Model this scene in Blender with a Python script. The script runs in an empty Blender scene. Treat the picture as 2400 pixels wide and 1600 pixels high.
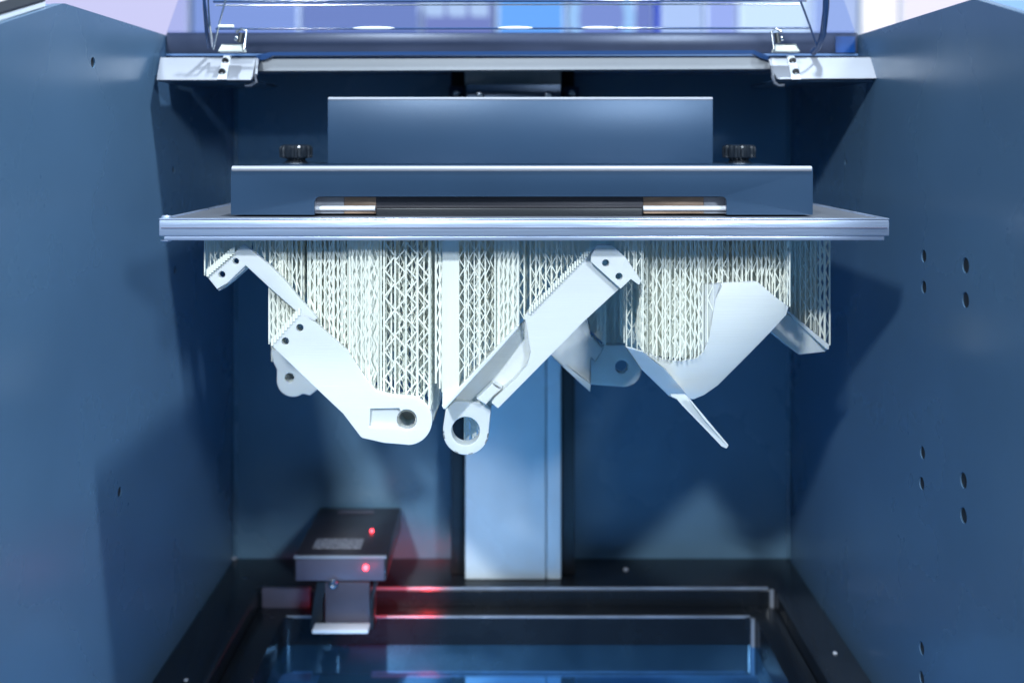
import bpy, bmesh, math, random
from mathutils import Vector, Matrix
from mathutils.geometry import tessellate_polygon
random.seed(7)
S = bpy.context.scene
COL = S.collection
CZ = 1.35                      # height of the camera above the hall floor

# ------------------------------------------------------------------ camera
cam = bpy.data.cameras.new("camera"); camo = bpy.data.objects.new("camera", cam); COL.objects.link(camo)
camo.location = (0, 0, CZ); camo.rotation_euler = (math.radians(90), 0, 0)
cam.lens = 36; cam.sensor_width = 36; cam.shift_y = -462/2400
cam.clip_start = 0.02; cam.clip_end = 200
cam.dof.use_dof = True; cam.dof.focus_distance = 0.86; cam.dof.aperture_fstop = 3.2
S.camera = camo
# ------------------------------------------------------------------ world, lamps, exposure
w = bpy.data.worlds.new("World"); S.world = w; w.use_nodes = True
bg = w.node_tree.nodes["Background"]; bg.inputs[0].default_value = (0.18, 0.48, 0.85, 1); bg.inputs[1].default_value = 0.20
S.view_settings.view_transform = 'Standard'; S.view_settings.look = 'None'
S.view_settings.exposure = 0.0; S.view_settings.gamma = 1.0
def lamp(name, loc, target, size, power, col):
    l = bpy.data.lights.new(name, 'AREA'); l.shape = 'RECTANGLE'; l.size = size[0]; l.size_y = size[1]
    l.energy = power; l.color = col
    o = bpy.data.objects.new(name, l); COL.objects.link(o)
    o.location = (loc[0], loc[1], CZ+loc[2])
    d = Vector((target[0]-loc[0], target[1]-loc[1], target[2]-loc[2]))
    o.rotation_euler = d.to_track_quat('-Z', 'Y').to_euler()
    return o
lamp("hall_lamp_overhead", (0.30, 0.42, 1.75), (0, .95, -.2), (.10, .09), 64, (.78, .90, 1))
lamp("hall_lamp_front_left", (-0.75, -1.40, 1.40), (0, 1.1, -.2), (.16, .12), 70, (.82, .92, 1))
lamp("hall_lamp_front_right", (0.95, -1.20, .85), (0, 1.1, -.2), (.30, .22), 36, (.76, .88, 1))
lamp("soft_fill_overhead", (0.0, -.55, 2.1), (0, .9, -.3), (2.0, 1.6), 28, (.68, .85, 1))  # added soft fill, stands for no particular fixture
cy = S.cycles
cy.max_bounces = 8; cy.diffuse_bounces = 4; cy.glossy_bounces = 4; cy.transmission_bounces = 6; cy.transparent_max_bounces = 12
cy.use_denoising = True; cy.sample_clamp_indirect = 4

# ------------------------------------------------------------------ materials
def mat(name, col, rough=.5, metal=0.0, noise=0.0, nscale=20, bump=0.0, bscale=300, coat=0.0, spec=.5, stretch=None, sss=0.0, rvar=0.0):
    m = bpy.data.materials.new(name); m.use_nodes = True; nt = m.node_tree
    p = nt.nodes["Principled BSDF"]
    p.inputs["Base Color"].default_value = (*col, 1); p.inputs["Roughness"].default_value = rough
    p.inputs["Metallic"].default_value = metal; p.inputs["Coat Weight"].default_value = coat
    p.inputs["Specular IOR Level"].default_value = spec
    if sss:
        p.inputs["Subsurface Weight"].default_value = sss
        p.inputs["Subsurface Radius"].default_value = (1, 1, .7); p.inputs["Subsurface Scale"].default_value = .006
    tc = nt.nodes.new("ShaderNodeTexCoord"); mp = nt.nodes.new("ShaderNodeMapping")
    nt.links.new(tc.outputs["Object"], mp.inputs[0])
    if stretch: mp.inputs["Scale"].default_value = stretch
    if noise or rvar:
        n = nt.nodes.new("ShaderNodeTexNoise"); n.inputs["Scale"].default_value = nscale; n.inputs["Detail"].default_value = 5
        nt.links.new(mp.outputs[0], n.inputs["Vector"])
        if noise:
            r = nt.nodes.new("ShaderNodeMapRange"); r.inputs[1].default_value = .3; r.inputs[2].default_value = .7
            r.inputs[3].default_value = 1-noise; r.inputs[4].default_value = 1+noise
            nt.links.new(n.outputs["Fac"], r.inputs[0])
            mx = nt.nodes.new("ShaderNodeVectorMath"); mx.operation = 'SCALE'; mx.inputs[0].default_value = col
            nt.links.new(r.outputs[0], mx.inputs["Scale"]); nt.links.new(mx.outputs[0], p.inputs["Base Color"])
        if rvar:
            r = nt.nodes.new("ShaderNodeMapRange"); r.inputs[1].default_value = .3; r.inputs[2].default_value = .7
            r.inputs[3].default_value = max(0, rough-rvar); r.inputs[4].default_value = rough+rvar
            nt.links.new(n.outputs["Fac"], r.inputs[0]); nt.links.new(r.outputs[0], p.inputs["Roughness"])
    if bump:
        b = nt.nodes.new("ShaderNodeTexNoise"); b.inputs["Scale"].default_value = bscale; b.inputs["Detail"].default_value = 3
        nt.links.new(mp.outputs[0], b.inputs["Vector"])
        bn = nt.nodes.new("ShaderNodeBump"); bn.inputs["Strength"].default_value = bump; bn.inputs["Distance"].default_value = .001
        nt.links.new(b.outputs["Fac"], bn.inputs["Height"]); nt.links.new(bn.outputs[0], p.inputs["Normal"])
    return m
def glow(name, col, strength, noise=0, nscale=3):
    m = bpy.data.materials.new(name); m.use_nodes = True; nt = m.node_tree
    nt.nodes.remove(nt.nodes["Principled BSDF"])
    e = nt.nodes.new("ShaderNodeEmission"); e.inputs[0].default_value = (*col, 1); e.inputs[1].default_value = strength
    nt.links.new(e.outputs[0], nt.nodes["Material Output"].inputs[0])
    return m
def clear(name, tint, gloss=.06, rough=.03):
    m = bpy.data.materials.new(name); m.use_nodes = True; nt = m.node_tree
    nt.nodes.remove(nt.nodes["Principled BSDF"])
    t = nt.nodes.new("ShaderNodeBsdfTransparent"); t.inputs[0].default_value = (*tint, 1)
    g = nt.nodes.new("ShaderNodeBsdfGlossy"); g.inputs["Roughness"].default_value = rough
    fr = nt.nodes.new("ShaderNodeFresnel"); fr.inputs[0].default_value = 1.45
    ge = nt.nodes.new("ShaderNodeNewGeometry"); iv = nt.nodes.new("ShaderNodeMath"); iv.operation = 'SUBTRACT'; iv.inputs[0].default_value = 1
    nt.links.new(ge.outputs["Backfacing"], iv.inputs[1])
    f = nt.nodes.new("ShaderNodeMath"); f.operation = 'MULTIPLY'
    nt.links.new(fr.outputs[0], f.inputs[0]); nt.links.new(iv.outputs[0], f.inputs[1])
    mx = nt.nodes.new("ShaderNodeMixShader")
    nt.links.new(f.outputs[0], mx.inputs[0]); nt.links.new(t.outputs[0], mx.inputs[1]); nt.links.new(g.outputs[0], mx.inputs[2])
    nt.links.new(mx.outputs[0], nt.nodes["Material Output"].inputs[0])
    return m
M = dict(
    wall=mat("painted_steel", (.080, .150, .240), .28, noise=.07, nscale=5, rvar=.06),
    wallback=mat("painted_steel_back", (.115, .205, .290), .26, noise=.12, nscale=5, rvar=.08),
    dark=mat("hole_shade_black", (.01, .012, .016), .6),
    housing=mat("anodised_housing", (.026, .058, .110), .36, metal=.25, noise=.06, nscale=9, bump=.12, bscale=1200, stretch=(1, 1, 1)),
    plate=mat("brushed_aluminium", (.52, .60, .76), .34, metal=.75, noise=.10, nscale=30, bump=.25, bscale=260, stretch=(.06, 1, 1), rvar=.08),
    platetop=mat("plate_top_face", (.16, .17, .20), .5, metal=.5, noise=.15, nscale=30, stretch=(1, .1, 1)),
    column=mat("column_paint", (.78, .83, .84), .26, noise=.08, nscale=6, rvar=.06),
    alu=mat("light_aluminium", (.31, .32, .36), .50, metal=.12, noise=.06, nscale=25, stretch=(.2, 1, 1), bump=.1),
    bar=mat("bar_aluminium", (.25, .26, .28), .5, noise=.06, nscale=25, stretch=(.2, 1, 1), bump=.1),
    rear=mat("rear_cover_gloss", (.050, .056, .085), .30, noise=.2, nscale=6),
    edgeglint=mat("rim_highlight_metal", (.30, .34, .42), .30, metal=.5, noise=.4, nscale=14),
    warmrefl=mat("warm_reflection_steel", (.40, .27, .19), .38, metal=.35, noise=.45, nscale=22, stretch=(1, 1, 6)),
    bluerefl=mat("blue_reflection", (.0, .05, .20), .4, noise=.3, nscale=30),
    resin=mat("cured_white_resin", (.70, .715, .69), .42, noise=.03, nscale=40, bump=.16, bscale=1400, stretch=(.02, .02, 1), spec=.4, sss=.35),
    support=mat("support_resin", (.84, .845, .73), .45, spec=.3),
    swall=mat("support_wall_resin", (.80, .81, .73), .50, noise=.05, nscale=120, bump=.9, bscale=220, stretch=(1, 1, .05), spec=.3),
    black=mat("gloss_black", (.010, .013, .018), .22, noise=.1, rvar=.06, bump=.05, bscale=200),
    blackm=mat("satin_black", (.012, .014, .018), .38),
    slot=mat("slot_black", (.006, .006, .008), .5),
    liquid=mat("blue_black_resin_liquid", (.14, .46, .92), .06, metal=.9),
    chrome=mat("chrome", (.75, .75, .78), .14, metal=1.0),
    liner=mat("polished_recess", (.085, .08, .09), .34, metal=.35, bump=.2, bscale=200, stretch=(.05, 1, 1)),
    screw=mat("steel_screw", (.55, .56, .6), .25, metal=1.0),
    cream=mat("nylon_block", (.85, .86, .78), .45),
    edge=mat("acrylic_edge", (.02, .05, .14), .12, spec=.8),
    sensor=mat("sensor_black", (.035, .028, .034), .32, noise=.1),
    sensorf=mat("sensor_face", (.11, .10, .14), .35, noise=.1),
    led=glow("red_led", (1, .04, .06), 14), lid=clear("tinted_acrylic", (.86, .90, .99)), lid2=clear("tinted_acrylic_flange", (.92, .94, .98)),
    white=mat("white_trim_highlight", (.8, .82, .86), .35),
    sensor2=mat("hook_metal", (.07, .065, .09), .3, noise=.15),
    label=mat("faded_label", (.28, .27, .30), .5, noise=.7, nscale=260),
    floor=mat("hall_carpet", (.10, .11, .14), .9, noise=.2, nscale=60),
)
# ------------------------------------------------------------------ helpers
def W(px, py, d):   # a pixel of the photograph and its distance give a point of the place
    return Vector(((px-1200)/2400*d, d, CZ-(py-338)/2400*d))
def X(px, d): return (px-1200)/2400*d
def Z(py, d): return CZ-(py-338)/2400*d
def tag(o, label=None, cat=None, group=None, kind=None):
    if label: o["label"] = label
    if cat: o["category"] = cat
    if group: o["group"] = group
    if kind: o["kind"] = kind
    return o
def thing(name, loc, label, cat, group=None):
    o = bpy.data.objects.new(name, None); COL.objects.link(o); o.location = loc; o.empty_display_size = .02
    return tag(o, label, cat, group)
def world_loc(o):
    v = Vector(o.location)
    while o.parent: o = o.parent; v += Vector(o.location)
    return v
def put(name, bm, m, parent=None, smooth=35, kind=None):
    """link a bmesh given in world coordinates; its origin is moved to its own middle"""
    bmesh.ops.recalc_face_normals(bm, faces=bm.faces)
    vs = [v.co for v in bm.verts]
    c = Vector([(min(v[i] for v in vs)+max(v[i] for v in vs))/2 for i in range(3)])
    for v in bm.verts: v.co -= c
    me = bpy.data.meshes.new(name); bm.to_mesh(me); bm.free()
    me.materials.append(m)
    if smooth:
        me.shade_smooth(); me.set_sharp_from_angle(angle=math.radians(smooth))
    o = bpy.data.objects.new(name, me); COL.objects.link(o)
    if parent is not None:
        o.parent = parent; o.location = c - world_loc(parent)
    else: o.location = c
    if kind: o["kind"] = kind
    return o
def add_box(bm, a, b, bev=.0, seg=2):
    a, b = Vector(a), Vector(b)
    r = bmesh.ops.create_cube(bm, size=1)
    lo = Vector([min(a[i], b[i]) for i in range(3)]); hi = Vector([max(a[i], b[i]) for i in range(3)])
    for v in r['verts']: v.co = Vector([lo[i]+(v.co[i]+.5)*(hi[i]-lo[i]) for i in range(3)])
    if bev:
        es = list({e for v in r['verts'] for e in v.link_edges})
        bmesh.ops.bevel(bm, geom=es, offset=bev, segments=seg, profile=.5, affect='EDGES')
def box(name, a, b, m, parent=None, bev=.0008, **k):
    bm = bmesh.new(); add_box(bm, a, b, bev); return put(name, bm, m, parent, **k)
def fillet(pts, n=5):
    """(u, v) or (u, v, radius) corners -> rounded outline"""
    out = []
    N = len(pts)
    for i, p in enumerate(pts):
        if len(p) < 3 or p[2] == 0: out.append((p[0], p[1])); continue
        a, b, c = Vector(pts[i-1][:2]), Vector(p[:2]), Vector(pts[(i+1) % N][:2])
        u, v = (a-b), (c-b); lu, lv = u.length, v.length; u.normalize(); v.normalize()
        ang = u.angle(v)
        t = min(p[2]/max(math.tan(ang/2), .05), lu*.48, lv*.48)
        p0, p1 = b+u*t, b+v*t
        for k in range(n+1):
            s = k/n
            q = p0*(1-s)**2 + b*2*s*(1-s) + p1*s*s
            out.append((q.x, q.y))
    return out
def circ(cx, cy, rx, ry=None, n=20):
    ry = ry or rx
    return [(cx+rx*math.cos(2*math.pi*i/n), cy+ry*math.sin(2*math.pi*i/n)) for i in range(n)]
def add_plate(bm, outline, holes, fn, t, bev=0.0, seg=2):
    """2-D outline with holes, extruded; fn(u, v, w) -> xyz with w in 0..t; bevels the rim towards w = 0"""
    loops = [outline]+list(holes)
    flat = [p for l in loops for p in l]
    if holes:
        tb = bmesh.new(); tes = []; idx = {}
        for l in loops:
            vv = [tb.verts.new((p[0], p[1], 0)) for p in l]
            for q in vv: idx[q] = len(idx)
            tes += [tb.edges.new((vv[i], vv[(i+1) % len(vv)])) for i in range(len(vv))]
        bmesh.ops.triangle_fill(tb, use_beauty=True, use_dissolve=False, edges=tes, normal=(0, 0, 1))
        tris = [tuple(idx[q] for q in f.verts) for f in tb.faces]
        tb.free()
    else:
        tris = tessellate_polygon([[Vector((p[0], p[1], 0)) for p in l] for l in loops])
    front = [bm.verts.new(fn(p[0], p[1], 0)) for p in flat]
    back = [bm.verts.new(fn(p[0], p[1], t)) for p in flat]
    fs = []
    for a, b, c in tris:
        if len({a, b, c}) < 3: continue
        try: fs.append(bm.faces.new((front[a], front[b], front[c]))); bm.faces.new((back[c], back[b], back[a]))
        except ValueError: pass
    k = 0; rim = []
    for l in loops:
        n = len(l)
        for i in range(n):
            a, b = k+i, k+(i+1) % n
            bm.faces.new((front[a], front[b], back[b], back[a]))
            rim.append((front[a], front[b]))
        k += n
    if bev:
        es = [bm.edges.get(r) for r in rim]
        bmesh.ops.bevel(bm, geom=[e for e in es if e], offset=bev, segments=seg, profile=.5, affect='EDGES', clamp_overlap=True)
SH = .022
def poly(name, pts, d, t, m, parent=None, holes=(), bev=.0008, conv=None, lean=(0, 0), smooth=40, **k):
    """outline in photograph pixels at distance d, extruded away from the camera by t metres; lean = extra depth per metre in x, z"""
    if conv:
        sx, ox, oy = conv
        pts = [(ox+p[0]*sx, oy+p[1]*sx, *[r*sx for r in p[2:]]) for p in pts]
        holes = [[(ox+q[0]*sx, oy+q[1]*sx) for q in h] for h in holes]
    ol = fillet(pts)
    if parent is not None and parent.name.startswith("resin_print"): d -= SH
    c = (sum(p[0] for p in ol)/len(ol), sum(p[1] for p in ol)/len(ol))
    def fn(u, v, w):
        q = W(u, v, d); q0 = W(c[0], c[1], d)
        q = W(u, v, d + (q.x-q0.x)*lean[0] + (q.z-q0.z)*lean[1]); q.y += w
        return q
    bm = bmesh.new(); add_plate(bm, ol, holes, fn, t, bev)
    o = put(name, bm, m, parent, smooth=smooth, **k)
    wn = o.modifiers.new("weighted", 'WEIGHTED_NORMAL'); wn.keep_sharp = True
    return o
def add_tube(bm, pts, r, n=8):
    pts = [Vector(p) for p in pts]; rings = []
    for i, p in enumerate(pts):
        t = (pts[min(i+1, len(pts)-1)]-pts[max(i-1, 0)]).normalized()
        up = Vector((0, 0, 1)) if abs(t.z) < .9 else Vector((1, 0, 0))
        a = t.cross(up).normalized(); b = t.cross(a)
        rings.append([bm.verts.new(p+a*r*math.cos(2*math.pi*k/n)+b*r*math.sin(2*math.pi*k/n)) for k in range(n)])
    for i in range(len(rings)-1):
        for k in range(n):
            bm.faces.new((rings[i][k], rings[i][(k+1) % n], rings[i+1][(k+1) % n], rings[i+1][k]))
    bm.faces.new(rings[0]); bm.faces.new(rings[-1][::-1])
def tube(name, pts, r, m, parent=None, n=8, **k):
    bm = bmesh.new(); add_tube(bm, pts, r, n); return put(name, bm, m, parent, smooth=50, **k)
def add_lathe(bm, c, prof, axis='z', n=20, flute=None):
    rings = []
    for (r, h) in prof:
        ring = []
        for k in range(n):
            a = 2*math.pi*k/n
            rr = r*(flute(a, h) if flute else 1)
            u, v = rr*math.cos(a), rr*math.sin(a)
            p = (u, v, h) if axis == 'z' else ((u, h, v) if axis == 'y' else (h, u, v))
            ring.append(bm.verts.new(Vector(c)+Vector(p)))
        rings.append(ring)
    for i in range(len(rings)-1):
        for k in range(n):
            bm.faces.new((rings[i][k], rings[i][(k+1) % n], rings[i+1][(k+1) % n], rings[i+1][k]))
    bm.faces.new(rings[0]); bm.faces.new(rings[-1][::-1])
def screw(parent, c, r, axis='y', m=None, sgn=-1):
    bm = bmesh.new()
    add_lathe(bm, c, [(r, 0), (r, sgn*r*.45), (r*.75, sgn*r*.75), (r*.45, sgn*r*.8), (r*.42, sgn*r*.35), (.0001, sgn*r*.35)], axis, 14)
    return put("screw", bm, m or M['screw'], parent)

# ------------------------------------------------------------------ the hall around the machine
box("hall_floor", (-6, -3, -.02), (6, 8, 0), M['floor'], bev=0, kind='structure')
H = .35; DB = 1.290; ZF = CZ-.5198; ZT = CZ+.110

# glowing stand-in display panels, far behind the machine
def backdrop(x0, x1, d, col, s, label, z0=.25, z1=2.6, group=None):  # stand-ins for the bright background; emission puts the light in
    t = thing("backdrop_panel", (X((x0+x1)/2, d), d, 0), label, "stand-in panel", group)
    a, b = X(x0, d), X(x1, d)
    box("glow_face", (a+.01, d-.004, z0), (b-.01, d+.02, z1), glow("panel_glow", col, s), t, bev=0)
    box("backdrop_frame", (a, d+.0205, 0), (b, d+.06, z1+.02), M['white'], t, bev=.002)
    return t
BP = [
 (-260, 66, 3.3, (.86, .92, 1), 1.05, "bright white stand-in glow panel at the far left behind the machine"),
 (72, 440, 3.3, (0.62, 0.62, 0.95), 1.0, "lavender stand-in glow panel seen over the left side wall"),
 (446, 700, 3.1, (0.24, 0.38, 0.78), 1.0, "periwinkle stand-in glow panel behind the left end of the lid"),
 (702, 985, 3.2, (0.13, 0.22, 0.54), 1.0, "violet blue stand-in glow panel behind the lid, left of the white cartons"),
 (988, 1160, 3.2, (0.16, 0.21, 0.53), 1.0, "dull violet stand-in glow panel with three pale cartons before it"),
 (1163, 1326, 3.1, (0.07, 0.42, 0.95), 1.15, "vivid sky blue stand-in glow panel behind the middle of the lid"),
 (1330, 1480, 3.25, (0.2, 0.3, 0.68), 1.0, "blue stand-in glow panel with a pale ring figure"),
 (1484, 1536, 3.2, (0.13, 0.2, 0.55), 1.0, "narrow indigo stand-in glow panel beside the dark blue post"),
 (1546, 1650, 3.3, (0.55, 0.72, 0.95), 1.1, "narrow pale blue stand-in glow panel right of the dark blue post"),
 (1655, 1730, 3.3, (.45, .56, 1), 1.0, "narrow soft violet panel behind the lid"),
 (1735, 1900, 3.3, (.74, .92, 1), 1.25, "pale icy stand-in glow panel behind the right end of the lid"),
 (1905, 2016, 3.2, (0.4, 0.55, 0.92), 1.0, "soft blue stand-in glow panel behind the right edge of the lid"),
 (2022, 2110, 3.4, (.98, .95, 1), 1.25, "pinkish white stand-in glow panel over the right side wall"),
 (2114, 2330, 3.5, (.90, .86, 1), 1.1, "pale lilac white stand-in glow panel at the right of the picture"),
 (2334, 2640, 3.4, (1, .96, .98), 1.25, "white stand-in glow panel at the far right of the picture"),
]
for b in BP: backdrop(b[0], b[1], b[2], tuple(.78*c+.22*k for c, k in zip(b[3], (.62, .66, .95))), b[4], b[5])
pc = tube("blue_post", [(X(1541, 3.0), 3.0, 0), (X(1541, 3.0), 3.0, 2.5)], .010, mat("blue_post", (.01, .06, .6), .4))
tag(pc, "thin dark blue post before the pale panels", "post")
for i, x in enumerate((1015, 1069, 1122)):
    o = box("carton", (X(x-21, 3.0), 3.0, Z(30, 3)), (X(x+21, 3.0), 3.1, Z(-60, 3)), glow("white_glow_carton", (.62, .78, 1), 1.0), bev=.004)  # pale shapes, brightness put in as emission
    tag(o, ["leftmost of three pale boxes behind the clear lid", "middle one of three pale boxes behind the clear lid",
            "rightmost of three pale boxes, next to the sky blue panel"][i], "box", "pale boxes behind the lid")
# pale ring figure, its brightness added as emission
bm = bmesh.new(); cx, czr = X(1410, 3.1), Z(42, 3.1)
pts = [(cx+.085*math.cos(a), 3.1, czr+.105*math.sin(a)) for a in [2*math.pi*k/32 for k in range(33)]]
add_tube(bm, pts, .016, 8)
tag(put("ring_sign", bm, glow("pale_ring", (.45, .72, 1), 1.05)), "pale ring with added glow on the blue panel", "sign")
o = box("blue_pictogram", (X(22, 3.1), 3.1, Z(32, 3.1)), (X(44, 3.1), 3.13, Z(4, 3.1)), mat("blue_print", (.01, .05, .7), .5), bev=.003)
tag(o, "small royal blue mark on the far left white panel", "sign")

# ------------------------------------------------------------------ the printer cabinet
CAB = thing("printer_cabinet", (0, DB, 0), "blue grey steel printer cabinet with open chamber and black deck", "printer")
def side_panel(sx, apex, holes):
    prof = [(DB, ZF-.05-CZ), (DB, .110), (apex, .110, .02), (apex-.10, .0825), (.42, .002), (.42, -1.0), (DB, -1.0)]
    ol = fillet([(p[0], p[1], *(p[2:] if len(p) > 2 else ())) for p in prof])
    hl = []
    for (px, py, r) in holes:
        d = H*2400/abs(px-1200); z = (338-py)/2400*d
        hl.append(circ(d, z, r, n=16))
    bm = bmesh.new()
    add_plate(bm, ol, hl, lambda u, v, w: Vector((sx*(H+w), u, CZ+v)), .008, .0)
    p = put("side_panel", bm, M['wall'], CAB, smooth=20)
    bm = bmesh.new()
    add_plate(bm, ol, [], lambda u, v, w: Vector((sx*(H+.0085+w), u, CZ+v-.0006)), .028, .001)
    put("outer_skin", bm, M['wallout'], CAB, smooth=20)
    # dark disc in every hole, its shade put into the colour
    for h in hl:
        bm = bmesh.new()
        c = (sum(q[0] for q in h)/len(h), sum(q[1] for q in h)/len(h))
        add_plate(bm, circ(c[0], c[1], .0068, n=14), [], lambda u, v, w: Vector((sx*(H+.0012+w), u, CZ+v)), .006, .0003)
        put("hole_shade", bm, M['dark'], p)
    return p
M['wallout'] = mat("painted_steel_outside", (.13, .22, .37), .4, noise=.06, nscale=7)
side_panel(-1, .80, [(218, 147, .0045), (407, 398, .0045), (411, 632, .0045), (281, 1152, .0048), (546, 728, .003)])
side_panel(1, .776, [(2165, 600, .0055), (2165, 673, .0055), (2263, 622, .0062), (2263, 703, .0062), (2162, 1060, .0055), (2160, 1132, .0055),
     (2258, 1125, .0062), (2258, 1207, .0062), (2160, 1518, .0055), (2160, 1587, .0055), (1982, 380, .0035), (1848, 1172, .003)])
# white strip put in as the edge highlight, and black seal on the sloping front edge of the left side wall
for (dz0, dz1, m, nm) in ((.0006, .0040, M['white'], "edge_highlight"), (.0046, .0062, M['blackm'], "seal_strip")):
    bm = bmesh.new()
    sl = [(.777, .1040), (.70, .0825), (.42, .002)]
    ol = [(u, v+dz1) for u, v in sl]+[(u, v+dz0) for u, v in sl[::-1]]
    add_plate(bm, ol, [], lambda u, v, w: Vector((-(H+.004+w), u, CZ+v)), .026)
    put(nm, bm, m, CAB)
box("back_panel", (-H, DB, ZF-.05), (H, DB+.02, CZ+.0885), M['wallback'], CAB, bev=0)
# slim corner angles
for sx in (-1, 1):
    box("corner_angle", (sx*(H-.0006), DB-.006, ZF+.001), (sx*(H-.004), DB-.0005, CZ+.0885), M['wallback'], CAB, bev=.0005)
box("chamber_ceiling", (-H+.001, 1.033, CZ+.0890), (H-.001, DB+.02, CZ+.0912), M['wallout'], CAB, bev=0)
box("rear_cover", (-H+.001, 1.033, CZ+.0915), (H-.001, 1.36, CZ+.1125), M['rear'], CAB, bev=.0015)
box("blue_reflection", (X(1958, 1.0325), 1.0322, Z(124, 1.0325)), (X(2004, 1.0325), 1.0328, Z(86, 1.0325)), M['bluerefl'], CAB, bev=0)  # blue patch: a reflection on the cover put in as colour
# deck with the opening of the vat
bm = bmesh.new()
ol = [(-H, .45), (H, .45), (H, DB), (-H, DB)]
hole = fillet([(-.295, .50, .02), (.307, .50, .02), (.307, 1.1995, .012), (-.295, 1.1995, .012)], 6)
add_plate(bm, ol, [hole], lambda u, v, w: Vector((u, v, ZF-w)), .034, .005, 4)
put("deck", bm, M['black'], CAB, smooth=30)
box("deck_underside", (-H, .45, ZF-.14), (H, DB, ZF-.12), M['blackm'], CAB, bev=0)
for (px, py, r) in ((548, 1309, .0042), (1467, 1335, .0030), (1957, 1531, .0024), (436, 1594, .0024)):
    d = .5198*2400/(py-338)
    screw(CAB, (X(px, d), d, ZF), r, 'z', M['alu'], 1)
# column
dc = 1.223
box("column_cover", (X(1090, dc), dc, ZF+.0005), (X(1279, dc), dc+.05, CZ+.0885), M['column'], CAB, bev=.0015)
box("column_strip", (X(1281, dc), dc, ZF+.0005), (X(1315, dc), dc+.05, CZ+.0885), M['column'], CAB, bev=.0015)
for (a, b) in ((1055, 1088), (1317.5, 1349)):
    box("rail_slot", (X(a, dc), dc+.015, ZF+.0005), (X(b, dc), DB-.0005, CZ+.0885), M['slot'], CAB, bev=.001)
# hood bar: long bar with stepped top seal, and the two end plates
bm = bmesh.new()
db = 1.006
add_plate(bm, fillet([(612, 139), (1802, 135), (1806, 162), (604, 167)]), [], lambda u, v, w: W(u, v, db)+Vector((0, w, 0)), .020, .0015)
put("hood_bar", bm, M['bar'], CAB)
bm = bmesh.new()
pts = [(600, 130), (634, 122.5), (1768, 118), (1795, 129), (1804, 134), (1800, 142), (1782, 136), (1764, 127), (640, 131), (622, 140), (600, 142)]
add_plate(bm, pts, [], lambda u, v, w: W(u, v, db-.004)+Vector((0, w, 0)), .006, .0006)
put("seal_strip", bm, M['edge'], CAB)
def end_plate(pts, under, inner):
    bm = bmesh.new()
    # folded sheet: sloping face nearer at its foot
    d0, d1 = 1.0, .982
    def dd(v): return d0+(d1-d0)*(v-135)/52
    add_plate(bm, pts, [], lambda u, v, w: W(u, v, dd(v))+Vector((0, w, 0)), .003, .0008)
    p = put("end_plate", bm, M['alu'], CAB)
    bm = bmesh.new()
    xa, xb = under
    a = W(xa, 187, .982); b = W(xb, 187, .982)
    add_box(bm, (a.x, .987, a.z-.0015), (b.x, 1.095, a.z+.001), .0006)
    put("end_plate_base", bm, M['housing'], CAB)
    return p
EP1 = end_plate([(375, 135), (602, 135), (593, 180), (588, 188), (366, 188)], (366, 588), 0)
EP2 = end_plate([(1806, 135), (2040, 134), (2056, 180), (2056, 184), (1822, 186), (1812, 170)], (1824, 2052), 0)
tube("end_plate_lip", [W(604, 140, 1.0), W(599, 175, .985), W(600, 192, .99), W(590, 200, .995), W(575, 200, .995)], .0016, M['alu'], CAB)
tube("end_plate_lip", [W(1806, 140, 1.0), W(1811, 180, .985), W(1815, 194, .99), W(1825, 200, .995), W(1838, 199, .995)], .0016, M['alu'], CAB)

# ------------------------------------------------------------------ vat and resin
VAT = thing("resin_vat", (0, 1.0, ZF-.12), "black resin tank with stepped rim sunk in the deck", "vat")
bm = bmesh.new()
zr = CZ-.5397
ol = fillet([(-.2945, .5005, .02), (.3065, .5005, .02), (.3065, 1.199, .012), (-.2945, 1.199, .012)])
ol = [(-.318, .48), (.33, .48), (.33, 1.215), (-.318, 1.215)]
hole = fillet([(-.262, .54, .02), (.278, .54, .02), (.278, 1.170, .012), (-.262, 1.170, .012)], 6)
# rim sits just under the deck slab
ol = [(p[0]*.0+p[0], p[1]) for p in fillet([(-.2940, .501, .02), (.3060, .501, .02), (.3060, 1.1985, .012), (-.2940, 1.1985, .012)], 6)]
add_plate(bm, ol, [hole], lambda u, v, w: Vector((u, v, zr-w)), .055, .005, 4)
put("rim", bm, M['black'], VAT, smooth=30)
box("tank_floor", (-.293, .502, zr-.060), (.305, 1.197, zr-.0555), M['blackm'], VAT, bev=0)
bm = bmesh.new()
add_plate(bm, fillet([(-.2615, .5405, .02), (.2775, .5405, .02), (.2775, 1.1695, .012), (-.2615, 1.1695, .012)], 6), [],
          lambda u, v, w: Vector((u, v, CZ-.5714-w)), .02)
tag(put("liquid_resin", bm, M['liquid'], smooth=0, kind='stuff'), "dark blue liquid resin with a mirror surface filling the tank", "resin")

for (y, z, xl, xr) in ((1.1990, ZF, -.165, .300), (1.1990, ZF, -.287, -.236), (1.1695, zr, -.160, .272), (1.1695, zr, -.258, -.228)):  # bright strips that stand in for the highlights along the rim
    tube("rim_highlight", [(xl, y+.0022, z-.0008), (xr, y+.0022, z-.0008)], .0018, M['edgeglint'], VAT, n=12)
for (x, y, z, dz) in ((.3035, 1.1955, ZF, .030), (.2745, 1.1662, zr, .034)):  # upright rods put in as the corner highlights
    tube("rim_corner_highlight", [(x, y, z), (x, y, z-dz)], .0026, M['alu'], VAT)
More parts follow.
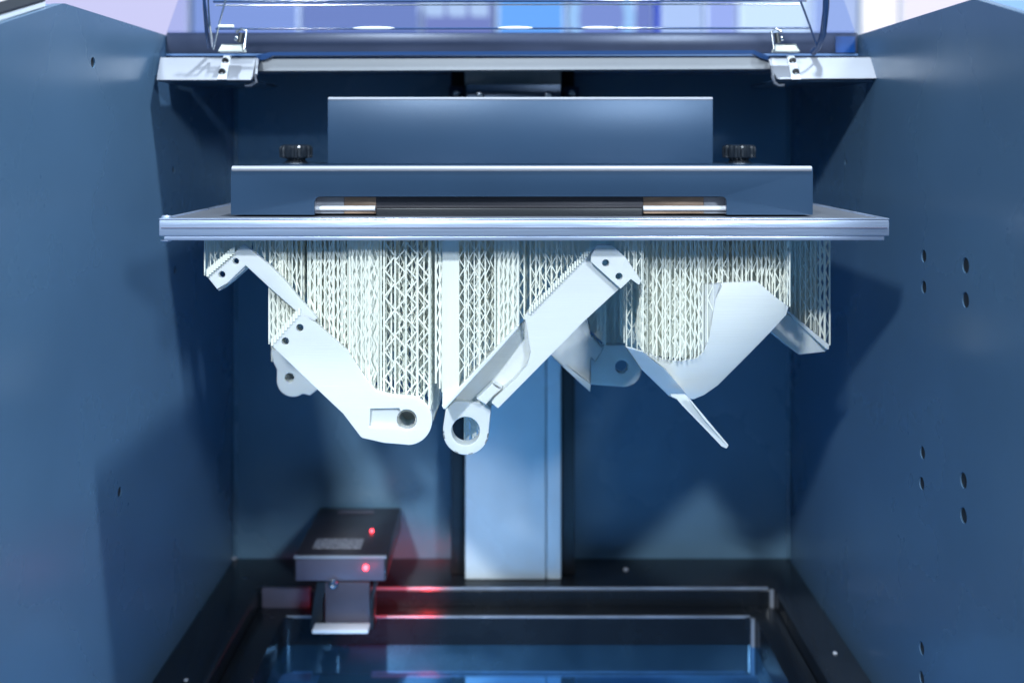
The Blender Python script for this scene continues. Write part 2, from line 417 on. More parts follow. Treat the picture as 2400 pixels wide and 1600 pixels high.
# ------------------------------------------------------------------ level sensor
SEN = thing("level_sensor", (X(800, 1.18), 1.2, ZF), "black sensor box with red lights overhanging the back of the vat", "sensor")
zt, zb = CZ-.4540, CZ-.4815
bm = bmesh.new(); add_box(bm, (-.2401, 1.130, zb), (-.1389, 1.2805, zt), .0015)
put("body", bm, M['sensor'], SEN)
bm = bmesh.new(); add_box(bm, (-.2380, 1.1285, zb+.001), (-.1410, 1.1298, zt-.003), .0004)
put("front_plate", bm, M['sensorf'], SEN)
box("front_edge", (-.2405, 1.1275, zt-.0022), (-.1385, 1.1315, zt+.0008), M['alu'], SEN, bev=.0005)
box("label", (X(738, 1.165), 1.150, zt+.0002), (X(850, 1.165), 1.178, zt+.0008), M['label'], SEN, bev=0)
box("slot", (X(795, 1.27), 1.262, zt+.0002), (X(878, 1.27), 1.267, zt+.0009), M['sensorf'], SEN, bev=0)
for (x, y, z, r) in ((X(857, 1.126), 1.1265, Z(1330, 1.126), .0030), (X(866, 1.18), 1.2, zt+.0015, .0018)):
    bm = bmesh.new(); bmesh.ops.create_uvsphere(bm, u_segments=10, v_segments=6, radius=r)
    for v in bm.verts: v.co += Vector((x, y, z))
    put("red_led", bm, M['led'], SEN)
l = bpy.data.lights.new("red_led_light", 'POINT'); l.energy = .003; l.color = (1, .02, .03); l.shadow_soft_size = .004
lo = bpy.data.objects.new("red_led_light", l); COL.objects.link(lo); lo.location = (X(880, 1.12), 1.115, Z(1335, 1.12))
l = bpy.data.lights.new("red_glow_fill", 'SPOT'); l.energy = 1.3; l.color = (1, .02, .02); l.shadow_soft_size = .004  # added spot without a fixture, spreads red glow over the box side
l.spot_size = math.radians(95); l.spot_blend = 1
lo = bpy.data.objects.new("red_glow_fill", l); COL.objects.link(lo); lo.location = (-.100, 1.125, CZ-.470)
lo.rotation_euler = Vector((-.030, .05, -.045)).to_track_quat('-Z', 'Y').to_euler()
dt = 1.126
bm = bmesh.new(); add_box(bm, (X(762, dt), dt, Z(1473, dt)), (X(866, dt), dt+.006, zb-.0003), .0008)
put("hook_plate", bm, M['sensor2'], SEN)
for (a, b) in ((734, 760), (867, 878)):
    poly("hook_cheek", [(a+8, 1362), (b+6, 1362), (b-2, 1400), (b-2, 1474), (a-8, 1474), (a+2, 1400)], dt+.002, .02, M['blackm'], SEN)
box("hook_lip", (X(735, 1.118), 1.108, Z(1475, 1.118)), (X(866, 1.118), 1.1255, Z(1465, 1.118)), M['white'], SEN, bev=.0015)  # lip in white, its highlight put into the colour
screw(SEN, (X(782, 1.127), 1.1265, Z(1366, 1.127)), .0055, 'y')
bm = bmesh.new()
add_box(bm, (X(612, 1.19), 1.1935, Z(1440, 1.19)), (X(724, 1.19), 1.1985, Z(1381, 1.19)), .001)
put("rim_wall_reflection", bm, M['sensorf'], VAT)  # lighter plate standing for the reflection on the rim wall

# ------------------------------------------------------------------ build platform
PLT = thing("build_platform", (.01, .98, CZ-.06), "silver build plate carried under a dark blue steel housing", "build platform")
dp = .813; xa, xb = X(372, dp), X(2085, dp); zt, zb = CZ-.0589, Z(564, dp)
bm = bmesh.new()
add_box(bm, (xa, dp, zb+.0035), (xb, 1.19, zt-.0012), .0012)
add_box(bm, (xa+.0035, dp+.0015, zb), (xb-.0035, 1.188, zb+.0034), .0006)
# raised rim round the top, 2 mm high
for (a, b) in (((xa, dp+.0002, zt-.0011), (xb, dp+.003, zt+.0)), ((xa, dp+.0032, zt-.0011), (xa+.0025, 1.19, zt)), ((xb-.0025, dp+.0032, zt-.0011), (xb, 1.19, zt))):
    add_box(bm, a, b, .0004)
put("plate", bm, M['plate'], PLT, smooth=30)
box("top_face", (xa+.0035, dp+.0035, zt-.0011), (xb-.0035, 1.188, zt-.0008), M['platetop'], PLT, bev=0)
box("plate_groove_band", (xa+.002, dp-.0007, Z(535, dp)), (xb-.002, dp+.001, Z(533.2, dp)), M['sensorf'], PLT, bev=0)
for x, y in ((385, 505), (2070, 514)):
    pass
bm = bmesh.new(); add_lathe(bm, (X(384, dp), dp+.006, zt-.001), [(.004, 0), (.004, .002), (.003, .003)], 'z', 12); put("corner_button", bm, M['plate'], PLT)
bm = bmesh.new(); add_lathe(bm, (X(384, dp), dp+.006, zb-.0016), [(.003, 0), (.0045, .001), (.0045, .0016)], 'z', 12); put("corner_button", bm, M['plate'], PLT)
# housing: folded sheet, with a notch for the hand
dh = .842
hx0, hx1 = X(541, dh), X(1905, dh); hz = Z(393, dh)
bm = bmesh.new()
nz = Z(461, dh); nx0, nx1 = X(737, dh), X(1703, dh); zt2 = zt+.0008
ol = [(hx0, zt2), (nx0, zt2), *fillet([(nx0, zt2), (nx0, nz, .0055), (nx1, nz, .0045), (nx1, zt2)], 6)[1:-1], (nx1, zt2), (hx1, zt2), (hx1, hz, .002), (hx0, hz, .002)]
ol = fillet(ol)
add_plate(bm, ol, [], lambda u, v, w: Vector((u, dh+w, v)), .003, .0008)
add_box(bm, (hx0, dh+.0032, hz-.0028), (hx1, 1.10, hz-.0002), .0008)
add_box(bm, (hx0, dh+.0032, zt2), (hx0+.003, 1.10, hz-.003), .0005)
add_box(bm, (hx1-.003, dh+.0032, zt2), (hx1, 1.10, hz-.003), .0005)
add_box(bm, (hx0+.0032, 1.097, zt2), (hx1-.0032, 1.10, hz-.003), .0005)
put("housing", bm, M['housing'], PLT, smooth=30)
# fold of the top front edge, its highlight put in as lighter metal
bm = bmesh.new()
add_tube(bm, [(hx0+.001, dh+.0012, hz-.0010), (hx1-.001, dh+.0012, hz-.0010)], .0024, 12)
put("fold_highlight", bm, M['alu'], PLT)
# hand recess
dl = dh+.012
bm = bmesh.new()
pr = [(dh+.0035, nz+.0008), (dh+.014, nz-.0005), (dh+.024, nz-.006), (dh+.027, nz-.012), (dh+.024, zt2+.004), (dh+.014, zt2+.001)]
r0 = [bm.verts.new((nx0-.001, a, b)) for a, b in pr]; r1 = [bm.verts.new((nx1+.001, a, b)) for a, b in pr]
for i in range(len(pr)-1): bm.faces.new((r0[i], r0[i+1], r1[i+1], r1[i]))
put("recess_liner", bm, M['liner'], PLT, smooth=80)
for (a, b) in ((nx0-.0012, nx0-.0002), (nx1+.0002, nx1+.0012)):
    box("recess_cheek", (a, dh+.0032, zt2), (b, dh+.028, nz+.001), M['chrome'], PLT, bev=0)
for (a, b, m, n) in ((738, 806, 'alu', 'slot_bright_reflection'), (1650, 1701, 'alu', 'slot_bright_reflection'), (806.5, 881, 'warmrefl', 'slot_warm_reflection'), (1508, 1649.5, 'warmrefl', 'slot_warm_reflection'), (881.5, 1507.5, 'liner', 'middle_backing')):  # silver, bronze and dark pieces paint the slot's reflection gradient
    box(n, (X(a, dl), dl+.0005, zt2+.0002), (X(b, dl), dl+.0022, Z(462, dl)), M[m], PLT, bev=.0002)
for (a, b) in ((742, 880), (1507, 1698)):
    tube("slot_highlight", [(X(a, dl), dl-.001, Z(488, dl)), (X(b, dl), dl-.001, Z(488, dl))], .0021, M['white'], PLT, n=14)  # white rod added as the slot's highlight line
bm = bmesh.new(); add_box(bm, (X(882, dl), dl-.004, Z(512, dl)), (X(1506, dl), dl-.0002, Z(486, dl)), .0012, 3)
put("hand_grip", bm, M['blackm'], PLT, smooth=40)
# upper cover
du = .98
ux0, ux1 = X(768, du), X(1671, du); uz = Z(229, du)
bm = bmesh.new()
add_box(bm, (ux0, du, hz+.0002), (ux1, du+.003, uz-.0008), .0006)
add_box(bm, (ux0, du+.0032, uz-.0035), (ux1, 1.075, uz-.0003), .0006)
add_box(bm, (ux0, du+.0032, hz+.0002), (ux0+.003, 1.075, uz-.004), .0006)
add_box(bm, (ux1-.003, du+.0032, hz+.0002), (ux1, 1.075, uz-.004), .0006)
put("upper_cover", bm, M['housing'], PLT, smooth=30)
bm = bmesh.new()
add_tube(bm, [(ux0+.0006, du+.0010, uz-.0012), (ux1-.0006, du+.0010, uz-.0012)], .0016, 10)
put("fold_highlight", bm, M['alu'], PLT)  # lighter metal stands for the highlight on the upper fold
# arm behind it, clamped on the column
bm = bmesh.new()
add_box(bm, (X(1090, 1.19), 1.185, Z(199, 1.19)), (X(1314, 1.19), 1.2215, CZ+.088), .001)
put("carriage_block", bm, M['column'], PLT)
bm = bmesh.new()
add_box(bm, (X(1100, 1.17), 1.10, Z(206, 1.17)), (X(1308, 1.17), 1.184, CZ-.02), .001)
put("arm", bm, M['housing'], PLT)
for px in (1070, 1340):
    p = box("carriage_bearing", (X(px-17, 1.18), 1.17, CZ+.0), (X(px+17, 1.18), 1.236, Z(203, 1.17)), M['housing'], PLT, bev=.001)
    screw(p, (X(px, 1.17), 1.1695, Z(220, 1.17)), .0045)
for px in (1125, 1285):
    screw(PLT, (X(px, 1.10), 1.0995, Z(224, 1.10)), .0042)
# knobs
def knob(px):
    dk = 1.0; c = Vector((X(px, dk), dk, hz))
    bm = bmesh.new()
    fl = lambda a, h: 1.0+.055*(1 if math.cos(16*a) > .1 else -1)*(1 if .0035 < h < .0175 else .3)
    add_lathe(bm, c, [(.0105, .0002), (.0105, .0028), (.0088, .0034), (.0088, .0052), (.0148, .0062), (.0154, .0075), (.0154, .0158), (.0145, .0178), (.012, .0188), (.0001, .0188)], 'z', 96, fl)
    k = put("knob", bm, M['black'], PLT, smooth=25)
    bm = bmesh.new(); add_lathe(bm, c, [(.013, .00015), (.013, .0009), (.0115, .0012)], 'z', 24)
    put("washer", bm, M['screw'], k)
knob(694); knob(1732)

# ------------------------------------------------------------------ acrylic lid, swung open
LID = thing("acrylic_lid", (0, 1.02, CZ+.088), "tinted clear acrylic lid swung open above the hood bar", "lid")
z0 = .0885
def lidp(u, s, w=0):  # u across in metres, s along the slope
    return Vector((u, 1.004+s*.68+w*.733, CZ+z0+s*.733-w*.68))
bm = bmesh.new()
add_plate(bm, [(-.346, 0), (.344, 0), (.344, .0345), (-.346, .0345)], [], lambda u, v, w: lidp(u, v, w), .004, .0005)
put("lid_flange", bm, M['lid2'], LID)
bm = bmesh.new()
add_plate(bm, [(-.346, .0348), (.344, .0348), (.344, .52), (-.346, .52)], [], lambda u, v, w: lidp(u, v, w), .004, .0005)
put("lid_sheet", bm, M['lid'], LID)
def rod(nm, pts, r, m): return tube(nm, pts, r, m, LID)
rod("lid_rib", [W(506, 68, .99), W(1898, 66.5, .99)], .0010, M['edge'])
rod("lid_rib", [W(500, 4, .97), W(1890, 1.5, .97)], .0013, M['edge'])
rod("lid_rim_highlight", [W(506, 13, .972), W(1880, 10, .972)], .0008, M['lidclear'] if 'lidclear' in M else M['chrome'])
rod("lid_side_edge", [W(474, -60, .955), W(480, 20, .965), W(484, 70, .98), W(489, 112, .995)], .0019, M['edge'])
rod("lid_side_edge", [W(1938, -60, .955), W(1936, 20, .965), W(1929, 80, .98), W(1918, 112, .99), W(1905, 124, 1.0)], .0032, M['edge'])
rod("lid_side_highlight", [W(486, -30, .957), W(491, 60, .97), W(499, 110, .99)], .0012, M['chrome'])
rod("lid_brace", [W(530, -5, .96), W(513, 60, .975), W(500, 116, .99)], .0009, M['chrome'])
rod("lid_brace", [W(1876, 2, .96), W(1899, 64, .975), W(1914, 108, .99)], .0010, M['edge'])
for (a, b, y) in ((826, 925, 66.5), (1166, 1250, 66), (1362, 1448, 66)):  # white ellipsoids stand in for reflections on the rib
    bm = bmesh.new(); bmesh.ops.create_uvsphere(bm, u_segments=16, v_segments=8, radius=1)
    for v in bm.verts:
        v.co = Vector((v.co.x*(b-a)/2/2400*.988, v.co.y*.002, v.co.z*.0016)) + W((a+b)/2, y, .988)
    put("rib_glint", bm, M['white'], LID)
def hinge(side):
    # everything in photo pixels of the left hinge; the right one is mirrored about x = 1193
    f = (lambda x: x) if side < 0 else (lambda x: 2386-x-(0))
    hg = None
    bm = bmesh.new()
    a, b = sorted((f(510), f(570)))
    add_plate(bm, fillet([(a, 121), (a+9 if side < 0 else a+3, 104), (b-9 if side > 0 else b-3, 104), (b, 121)]), [], lambda u, v, w: W(u, v, .975)+Vector((0, w, 0)), .012, .0012)
    hg = put("hinge", bm, M['cream'], LID)
    bm = bmesh.new()
    add_plate(bm, [(f(524), 130), (f(542), 130), (f(531), 186), (f(509), 186)], [], lambda u, v, w: W(u, v, 1.0-.018*(v-135)/52-.0018)+Vector((0, w, 0)), .0016, .0003)
    put("strap", bm, M['white'], hg)
    for (x, y) in ((529, 143), (521, 169)):
        d = 1.0-.018*(y-135)/52-.0020
        bm = bmesh.new(); c = W(f(x), y, d)
        add_lathe(bm, c, [(.0034, 0), (.0034, -.0014), (.0026, -.002), (.0019, -.002), (.0018, -.0008), (.0001, -.0008)], 'y', 14)
        put("screw", bm, M['blackm'], hg)
    tube("wire_bail", [W(f(573), 116, .972), W(f(578), 74, .975), W(f(566), 68, .976), W(f(553), 76, .976)], .0013, M['chrome'], hg)
    tube("link", [W(f(562), 100, .973), W(f(566), 78, .974)], .0026, M['blackm'], hg)
    bm = bmesh.new(); bmesh.ops.create_uvsphere(bm, u_segments=10, v_segments=8, radius=.0024)
    for v in bm.verts: v.co += W(f(554), 90, .972)
    put("rivet", bm, M['chrome'], hg)
    if side < 0: tube("catch_bar", [W(512, 62, .974), W(548, 62, .974)], .0014, M['cream'], hg)
hinge(-1); hinge(1)

# ------------------------------------------------------------------ printed parts and their supports
PB = zb            # underside of the plate
def interp(tab, x):
    if x <= tab[0][0]: return tab[0][1]
    for (a, b), (c, e) in zip(tab, tab[1:]):
        if x <= c: return b+(e-b)*(x-a)/(c-a) if c > a else e
    return tab[-1][1]
class Struts:
    def __init__(s): s.v = []; s.f = []
    def add(s, p, q, r):
        p, q = Vector(p), Vector(q); t = q-p
        if t.length < 1e-5: return
        t.normalize(); up = Vector((0, 1, 0)) if abs(t.y) < .9 else Vector((1, 0, 0))
        a = t.cross(up).normalized()*r; b = t.cross(a).normalized()*r
        k = len(s.v)
        for o in (p, q):
            s.v += [o+a+b, o-a+b, o-a-b, o+a-b]
        for i in range(4): s.f.append((k+i, k+(i+1) % 4, k+4+(i+1) % 4, k+4+i))
    def build(s, name, m, parent):
        me = bpy.data.meshes.new(name)
        c = world_loc(parent)
        me.from_pydata([v-c for v in s.v], [], s.f); me.materials.append(m)
        o = bpy.data.objects.new(name, me); COL.objects.link(o); o.parent = parent; o['kind'] = 'stuff'
        return o
def truss(st, x0, x1, tab, d0, d1, layers, step=16, period=58, r=.00048, top=None, density=.97, conv=None, diag=.84, jit=2.8):
    """rows of posts tied by zigzags, between the plate and the line tab (photo pixels seen at d0)"""
    if conv:
        s, ox, oy = conv
        x0, x1 = ox+x0*s, ox+x1*s; tab = [(ox+a*s, oy+b*s) for a, b in tab]
        if top is not None: top = oy+top*s
    d0 -= SH; d1 -= SH
    for L in range(layers):
        d = d0+(d1-d0)*L/max(layers-1, 1)
        n = max(2, round((x1-x0)/step)); prev = None
        off = random.uniform(0, 1)*step*.6 if L else 0
        ph = random.uniform(0, 1)
        xs = [x0+(x1-x0)*i/n for i in range(n+1)]
        for i, x in enumerate(xs):
            xx = x + (random.uniform(-jit, jit)+off if 0 < i < n else 0)
            if xx > x1: xx = x1
            zbot = Z(interp(tab, xx), d0)
            wx = X(xx, d0); ztop = PB if top is None else Z(top, d0)
            dj = d+random.uniform(-.001, .001)
            if random.random() < density or i in (0, n):
                st.add((wx, dj, ztop), (wx, dj, zbot), r*random.uniform(.8, 1.25))
            if prev and random.random() < diag:
                px_, pd, pz = prev
                h = period/2400*d0*random.uniform(.82, 1.2)
                z = ztop - h*((ph+.5*(i % 2)) % 1)*.5
                sgn = i % 2
                lim = max(zbot, pz)-.001
                while z-h/2 > lim:
                    if sgn: st.add((px_, pd, z), (wx, dj, z-h/2), r*.8)
                    else: st.add((wx, dj, z), (px_, pd, z-h/2), r*.8)
                    z -= h/2; sgn = 1-sgn
            prev = (wx, dj, zbot)
def cross_truss(st, px, tab, d0, d1, step=.007, period=58, r=.00048, conv=None, top=None):
    """a truss running away from the camera at photo column px (seen at d0)"""
    if conv:
        s, ox, oy = conv; px = ox+px*s; tab = [(ox+a*s, oy+b*s) for a, b in tab]
    d0 -= SH; d1 -= SH
    n = max(2, round((d1-d0)/step)); wx = X(px, d0); prev = None
    zbot = Z(interp(tab, px), d0); ztop = PB
    h = period/2400*d0
    for i in range(n+1):
        d = d0+(d1-d0)*i/n
        st.add((wx, d, ztop), (wx, d, zbot), r)
        if prev is not None:
            z = ztop; sgn = i % 2
            while z-h/2 > zbot:
                a, b = (prev, d) if sgn else (d, prev)
                st.add((wx, a, z), (wx, b, z-h/2), r*.8); z -= h/2; sgn = 1-sgn
        prev = d
C4 = (660/1848, 440, 540); C5 = (600/1680, 960, 540); C6 = (600/1680, 1400, 540)
def cc(x, y, r, n=20): return circ(x, y, r, n=n)
R_ = M['resin']; SW = M['swall']

# --- front left arm
A1 = thing("resin_print", (X(860, .87), .87, PB), "long white printed arm with a slotted rounded end, front left", "3D print")
def arc(cx, cy, r, a0, a1, n=16):
    return [(cx+r*math.cos(math.radians(a0+(a1-a0)*i/n)), cy+r*math.sin(math.radians(a0+(a1-a0)*i/n))) for i in range(n+1)]
armo = [(548, 752), (735, 545), (830, 598), (1050, 790, 40), (1160, 960, 60), (1235, 1050, 30), (1330, 1078, 20), *arc(1443, 1246, 160, -85, 88, 20), (1440, 1404), (1290, 1392, 40), (1140, 1358, 40), (1020, 1200, 60), (850, 1040, 40)]
hh = [cc(640, 726, 25), cc(735, 638, 25)]
slot = [(1198, 1168), (1388, 1164)]+[(1437+68*math.cos(a), 1240+68*math.sin(a)) for a in [math.radians(-125+250*i/16) for i in range(17)]]+[(1380, 1290), (1190, 1288)]
poly("arm_face", armo, .858, .0035, R_, A1, holes=hh+[slot], conv=C4, bev=.0008)
poly("arm_body", armo, .8617, .012, R_, A1, holes=hh+[cc(1437, 1240, 66, 24)], conv=C4, bev=.0004)
poly("boss", [(1437+64*math.cos(a), 1240+64*math.sin(a)) for a in [2*math.pi*i/24 for i in range(24)]], .8745, .03, R_, A1,
     holes=[cc(1437, 1240, 55, 24)], conv=C4, bev=0)
poly("boss_floor", [(1437+54*math.cos(a), 1240+54*math.sin(a)) for a in [2*math.pi*i/24 for i in range(24)]], .900, .003, R_, A1, conv=C4, bev=0)
topA = [(530, 745), (550, 752), (735, 548), (830, 598), (1050, 790), (1160, 960), (1235, 1050), (1330, 1078), (1460, 1088), (1560, 1135), (1600, 1180), (1650, 1180)]
st = Struts()
truss(st, 1262, 1590, topA, .866, .935, 7, step=15, period=60, conv=C4)
truss(st, 1290, 1585, topA, .862, .862, 1, step=24, period=62, conv=C4, r=.0007)
truss(st, 800, 1060, topA, .866, .90, 7, step=9, period=60, conv=C4)
truss(st, 1060, 1270, topA, .860, .90, 3, step=10, period=60, conv=C4)
truss(st, 534, 740, [(530, 745), (550, 748), (735, 545), (760, 560)], .870, .90, 3, step=10, conv=C4, period=50)
cross_truss(st, 1590, topA, .862, .94, conv=C4)
# little perforation teeth along the tab edge
for i in range(11):
    s = i/10; x = 556+(733-556)*s; y = 738+(540-738)*s
    p = W(C4[1]+x*C4[0], C4[2]+y*C4[0], .858-SH)
    st.add(p+Vector((0, 0, .004)), p+Vector((0, .0, -.002)), .0010)
st.build("support_lattice", M['support'], A1)
poly("support_wall", [(532, 360), (600, 375), (720, 470), (735, 535), (560, 735), (540, 735)], .874, .002, SW, A1, conv=C4, bev=0)
poly("support_wall", [(1052, 60), (1255, 60), (1262, 500), (1250, 900), (1225, 1035), (1160, 955), (1052, 800)], .866, .004, SW, A1, conv=C4, bev=0)
poly("support_wall", [(1588, 60), (1640, 60), (1652, 1000), (1650, 1150), (1612, 1255), (1592, 1180)], .905, .06, SW, A1, conv=C4, bev=.001)
poly("support_wall", [(832, 60), (1022, 60), (1026, 560), (1000, 680), (832, 560)], .888, .003, SW, A1, conv=C4, bev=0)

# --- second arm behind it, with the upper tab
A2 = thing("resin_print", (X(620, .86), .86, PB), "white printed bent arm whose two-hole tab turns up at the plate's left end", "3D print")
poly("arm_body", [(120, 296), (192, 387), (262, 345), (380, 232), (530, 368), (735, 552), (832, 594), (850, 575), (720, 430), (640, 330), (545, 235), (430, 140), (365, 92), (300, 150)],
     .8585, .005, R_, A2, holes=[cc(223, 290, 22), cc(315, 203, 20)], conv=C4, bev=.0008)
poly("tab_edge", [(196, 388), (262, 338), (382, 232), (390, 242), (270, 348), (205, 398)], .8640, .02, R_, A2, conv=C4, bev=.0004)
st = Struts()
tab2 = [(112, 296), (130, 292), (300, 150), (360, 105)]
truss(st, 112, 330, tab2, .866, .93, 7, step=12, conv=C4, period=40)
tab3 = [(330, 100), (430, 135), (560, 285), (640, 350), (820, 560), (990, 740)]
truss(st, 350, 640, tab3, .866, .93, 8, step=11, conv=C4, period=50)
truss(st, 600, 1050, tab3, .866, .93, 8, step=11, conv=C4, period=60)
for i in range(12):
    s = i/11; x = 132+(300-132)*s; y = 285+(140-285)*s
    p = W(C4[1]+x*C4[0], C4[2]+y*C4[0], .857-SH)
    st.add(p+Vector((0, 0, .004)), p+Vector((0, 0, -.002)), .0009)
st.build("support_lattice", M['support'], A2)
poly("support_wall", [(114, 60), (320, 60), (300, 140), (130, 285), (114, 285)], .915, .003, SW, A2, conv=C4, bev=0)
poly("support_wall", [(430, 60), (1020, 60), (1015, 700), (820, 540), (640, 340), (430, 130)], .935, .003, SW, A2, conv=C4, bev=0)

# --- lug far behind, low left
A3 = thing("resin_print", (X(690, 1.02), 1.02, PB), "rounded white lug with one hole, peeking out below the left arm", "3D print")
poly("lug_body", [(548, 780), (560, 862), (585, 915, 20), *arc(690, 985, 107, 180, 55, 12), (772, 1075), (800, 1083), (850, 1045), (900, 1000), (760, 800)], 1.0, .02, R_, A3,
     holes=[cc(667, 966, 30)], conv=C4, bev=.001)
poly("lug_back", cc(667, 966, 38, 20), 1.021, .003, M['support'], A3, conv=C4, bev=0)
st = Struts(); truss(st, 552, 700, [(550, 860), (900, 900)], 1.01, 1.05, 4, step=12, conv=C4); st.build("support_lattice", M['support'], A3)

# --- middle diagonal channel beam
B1 = thing("resin_print", (X(1200, .87), .87, PB), "white printed channel beam running diagonally across the middle, ring at its foot", "3D print")
poly("beam_face", [(752, 560, 30), (1100, 225, 20), (1190, 140, 20), (1215, 190), (1382, 376), (1150, 590), (580, 1166), (538, 1130), (560, 1100), (700, 970), (775, 880), (795, 800), (772, 640, 30)],
     .868, .014, R_, B1, conv=C5, bev=.0012)
poly("beam_web", [(216, 1150), (712, 630), (790, 560), (800, 900), (590, 1120), (500, 1170), (240, 1170)], .886, .004, R_, B1, conv=C5, bev=.0004, lean=(-.25, 0))
poly("beam_ledge", [(212, 1150), (700, 628), (714, 640), (560, 810), (235, 1172), (222, 1172)], .862, .022, R_, B1, conv=C5, bev=.0006)
poly("beam_tab", [(1192, 165), (1230, 95, 20), (1330, 100, 40), (1420, 180, 30), (1480, 270, 10), (1520, 330), (1505, 357), (1452, 318), (1385, 382), (1190, 205)], .860, .0075, R_, B1,
     holes=[cc(1287, 214, 24), cc(1375, 302, 24)], conv=C5, bev=.0008)
poly("stop_block", [(438, 1105), (545, 1000), (607, 1040), (500, 1143)], .872, .012, R_, B1, conv=C5, bev=.0012)
ring = [(236, 1172), (300, 1120), (500, 1130), (535, 1170), *arc(369, 1322, 152, -5, 190, 26)]
poly("ring_foot", ring, .884, .014, R_, B1, holes=[cc(367, 1316, 92, 28)], conv=C5, bev=.0012)
st = Struts()
led = [(170, 1050), (216, 1150), (320, 1030), (560, 785), (712, 630), (790, 540), (1190, 130)]
truss(st, 172, 214, [(170, 1000), (214, 1060)], .868, .868, 1, step=15, period=60, conv=C5, r=.0007)
truss(st, 322, 562, led, .866, .93, 6, step=13, period=48, conv=C5)
truss(st, 560, 712, led, .864, .90, 3, step=10, period=60, conv=C5)
truss(st, 716, 1180, led, .874, .95, 7, step=13, period=55, conv=C5)
truss(st, 1380, 1522, [(1380, 130), (1420, 180), (1480, 270), (1522, 330)], .864, .90, 4, step=10, period=45, conv=C5)
# teeth on the slope of the beam
for i in range(26):
    s = i/25; x = 790+(1180-790)*s; y = 535+(140-535)*s
    p = W(C5[1]+x*C5[0], C5[2]+y*C5[0], .866-SH)
    st.add(p+Vector((0, 0, .004)), p+Vector((0, 0, -.0015)), .0007)
# struts seen through the ring
truss(st, 360, 465, [(360, 1410), (465, 1380)], .915, .935, 3, step=9, period=50, conv=C5, top=1100)
st.build("support_lattice", M['support'], B1)
poly("support_wall", [(216, 60), (320, 60), (320, 1035), (216, 1148)], .866, .003, SW, B1, conv=C5, bev=0)
poly("support_wall", [(562, 60), (712, 60), (712, 628), (562, 785)], .868, .003, SW, B1, conv=C5, bev=0)
poly("support_wall", [(322, 60), (562, 60), (562, 780), (322, 1020)], .945, .003, M['swgreen'] if 'swgreen' in M else SW, B1, conv=C5, bev=0)
poly("support_wall", [(716, 60), (1180, 60), (1180, 120), (716, 600)], .965, .003, SW, B1, conv=C5, bev=0)
poly("support_wall", [(1385, 60), (1526, 60), (1524, 325), (1480, 262), (1400, 140)], .906, .003, SW, B1, conv=C5, bev=0)

# --- bracket and lug behind the beam
E1 = thing("resin_print", (X(1400, 1.0), 1.0, PB), "white printed bracket with a pointed foot and a round lug, behind the beam", "3D print")
poly("bracket_face", [(925, 815), (1090, 590), (1170, 560), (1190, 690), (1275, 768), (1262, 800), (1218, 868), (1192, 840), (1186, 1058), (1115, 1000)], .975, .012, R_, E1, conv=C5, bev=.001, lean=(.35, 0))
poly("bracket_fold", [(940, 835), (952, 820), (1190, 1010), (1186, 1060)], .968, .006, R_, E1, conv=C5, bev=.0005)
poly("lug_body", [(1180, 850), (1275, 752), (1410, 752), (1440, 795, 10), *arc(1406, 908, 118, -55, 95, 16), (1300, 1018), (1184, 1010)], 1.0, .012, R_, E1,
     holes=[cc(1392, 894, 43, 24)], conv=C5, bev=.001)
st = Struts()
truss(st, 1165, 1285, [(1165, 600), (1285, 760)], .985, 1.02, 4, step=11, conv=C5)
truss(st, 1285, 1420, [(1285, 755), (1420, 755)], 1.01, 1.05, 4, step=13, conv=C5)
st.build("support_lattice", M['support'], E1)
poly("support_wall", [(1168, 60), (1284, 60), (1284, 752), (1170, 640)], .995, .003, SW, E1, conv=C5, bev=0)
poly("support_wall", [(1284, 60), (1415, 60), (1415, 752), (1284, 752)], 1.03, .003, SW, E1, conv=C5, bev=0)

# --- curved blade on the right
C1 = thing("resin_print", (X(1640, .88), .88, PB), "large curved white printed shell with a thin spike at its tip, right half", "3D print")
def curved(name, outline, conv, d, t, fy, m, parent, cuts=26):
    s, ox, oy = conv
    ol = fillet([(ox+p[0]*s, oy+p[1]*s, *[r*s for r in p[2:]]) for p in outline], 6); d -= SH
    bm = bmesh.new()
    add_plate(bm, ol, [], lambda u, v, w: W(u, v, d)+Vector((0, w, 0)), t, 0)
    xs = [v.co.x for v in bm.verts]; zs = [v.co.z for v in bm.verts]
    for k in range(1, cuts):
        for ax, lo, hi in ((0, min(xs), max(xs)), (2, min(zs), max(zs))):
            no = Vector((1, 0, 0)) if ax == 0 else Vector((0, 0, 1))
            co = no*(lo+(hi-lo)*k/cuts)
            bmesh.ops.bisect_plane(bm, geom=bm.verts[:]+bm.edges[:]+bm.faces[:], plane_co=co, plane_no=no, dist=1e-6)
    x0, x1, z0_, z1_ = min(xs), max(xs), min(zs), max(zs)
    for v in bm.verts:
        k = fy((v.co.x-x0)/(x1-x0), (v.co.z-z0_)/(z1_-z0_))
        v.co = Vector((v.co.x*(d+k)/d, v.co.y+k, CZ+(v.co.z-CZ)*(d+k)/d))
    return put(name, bm, m, parent, smooth=45)
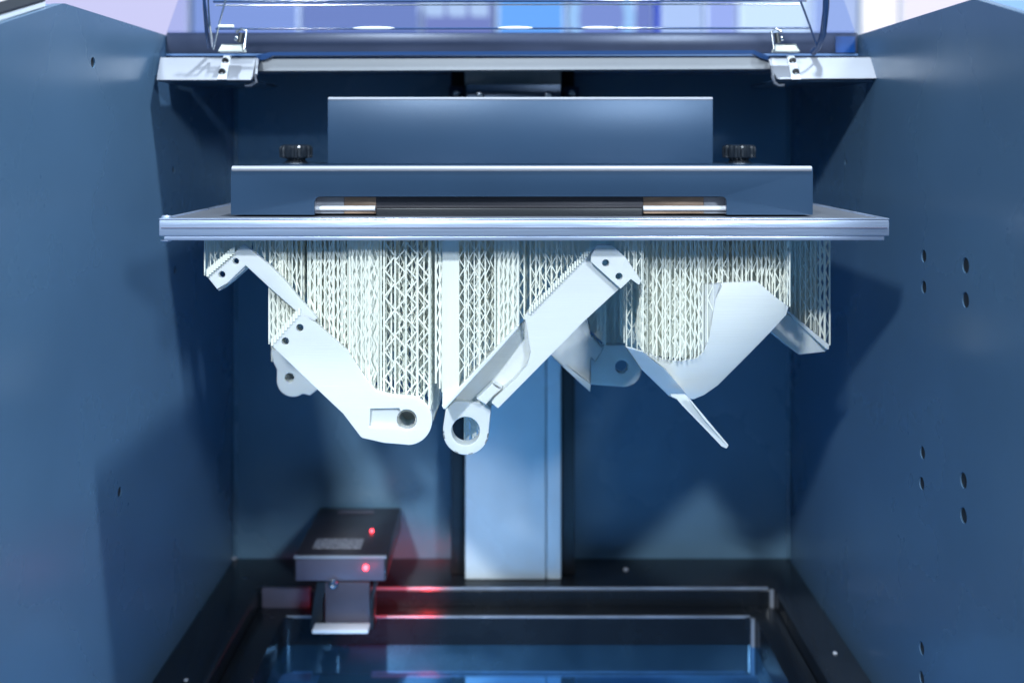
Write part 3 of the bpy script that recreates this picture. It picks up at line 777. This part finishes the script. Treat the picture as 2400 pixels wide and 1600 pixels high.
# body bulges towards the camera across the diagonal
blade = [(300, 792), (330, 800), (430, 845, 60), (540, 858, 60), (650, 838, 60), (700, 790, 40), (735, 700, 40), (752, 600), (775, 450, 30), (810, 345, 20), (1050, 335, 40), (1160, 430, 20), (1254, 500), (1240, 552, 15),
         (1130, 672), (1000, 805, 30), (900, 905, 40), (790, 1015, 40), (700, 1078, 40), (632, 1106, 10), (600, 1104), (560, 1040), (440, 900)]
def bulge(a, b):
    t = (a-b)*.5            # across: top left to bottom right
    return .10*(t+.0)**2*1.2 + .028*(1-b)**2
curved("shell", blade, C6, .872, .006, bulge, R_, C1)
poly("shell_lip", [(640, 842), (700, 792), (737, 700), (754, 600), (777, 450), (812, 345), (690, 350), (600, 520), (560, 700), (530, 858)], .886, .004, R_, C1, conv=C6, bev=.0004, lean=(-.8, 0))
# shaded flank and spike
poly("flank", [(185, 762), (300, 796), (440, 905), (560, 1040), (606, 1104), (592, 1136), (470, 1086), (290, 912)], .885, .006, R_, C1, conv=C6, bev=.0006, lean=(-.3, -1.5))
poly("spike", [(470, 1078, 10), (580, 1080), (606, 1106), (720, 1240), (862, 1408, 6), (848, 1430, 8), (815, 1415, 10), (720, 1315), (560, 1150), (520, 1105)], .880, .004, R_, C1, conv=C6, bev=.0012, lean=(-.25, 0))
poly("spike_ridge", [(598, 1108), (610, 1108), (858, 1405), (850, 1412), (700, 1240)], .8755, .004, R_, C1, conv=C6, bev=.0008)
st = Struts()
bt = [(190, 765), (300, 792), (430, 845), (540, 855), (650, 838), (700, 790), (735, 700), (752, 600), (775, 450), (810, 355), (1050, 345), (1160, 435), (1254, 500), (1262, 500)]
truss(st, 300, 820, bt, .879, .94, 10, step=11, period=55, conv=C6)
truss(st, 820, 1262, bt, .879, .94, 9, step=11, period=60, conv=C6)
truss(st, 190, 300, [(190, 762), (300, 800)], .90, .95, 4, step=12, period=45, conv=C6)
cross_truss(st, 1262, bt, .868, .94, conv=C6)
cross_truss(st, 300, bt, .868, .94, conv=C6)
st.build("support_lattice", M['support'], C1)
poly("support_wall", [(300, 60), (830, 60), (800, 500), (770, 660), (700, 780), (600, 835), (430, 830), (300, 785)], .893, .003, SW, C1, conv=C6, bev=0)
poly("support_wall", [(500, 330), (690, 330), (690, 560), (640, 800), (540, 835), (450, 825)], .889, .003, SW, C1, conv=C6, bev=0)
poly("support_wall", [(840, 60), (1250, 60), (1245, 490), (1150, 425), (1040, 345), (840, 350)], .897, .003, SW, C1, conv=C6, bev=0)
poly("support_wall", [(192, 60), (298, 60), (298, 785), (192, 760)], .96, .003, SW, C1, conv=C6, bev=0)

# --- box beam at the right end
F1 = thing("resin_print", (X(1870, .98), .98, PB), "short white printed box beam hanging at the plate's right end", "3D print")
poly("beam_body", [(1130, 655), (1246, 545), (1506, 768), (1505, 785, 6), (1490, 795, 6), (1320, 813, 14)], .955, .05, R_, F1, conv=C6, bev=.0015, lean=(.25, 0))
poly("beam_rim", [(1246, 540), (1256, 528), (1524, 750), (1518, 782), (1500, 775)], .948, .006, R_, F1, conv=C6, bev=.0008)
st = Struts()
ft = [(1262, 535), (1524, 752)]
truss(st, 1266, 1460, ft, .952, 1.01, 7, step=11, period=50, conv=C6)
truss(st, 1462, 1524, ft, .952, .952, 1, step=22, period=56, conv=C6, r=.0007)
truss(st, 1462, 1520, ft, .99, .99, 1, step=20, period=56, conv=C6, r=.0006)
st.build("support_lattice", M['support'], F1)
poly("support_wall", [(1266, 60), (1440, 60), (1440, 670), (1266, 530)], .985, .003, SW, F1, conv=C6, bev=0)
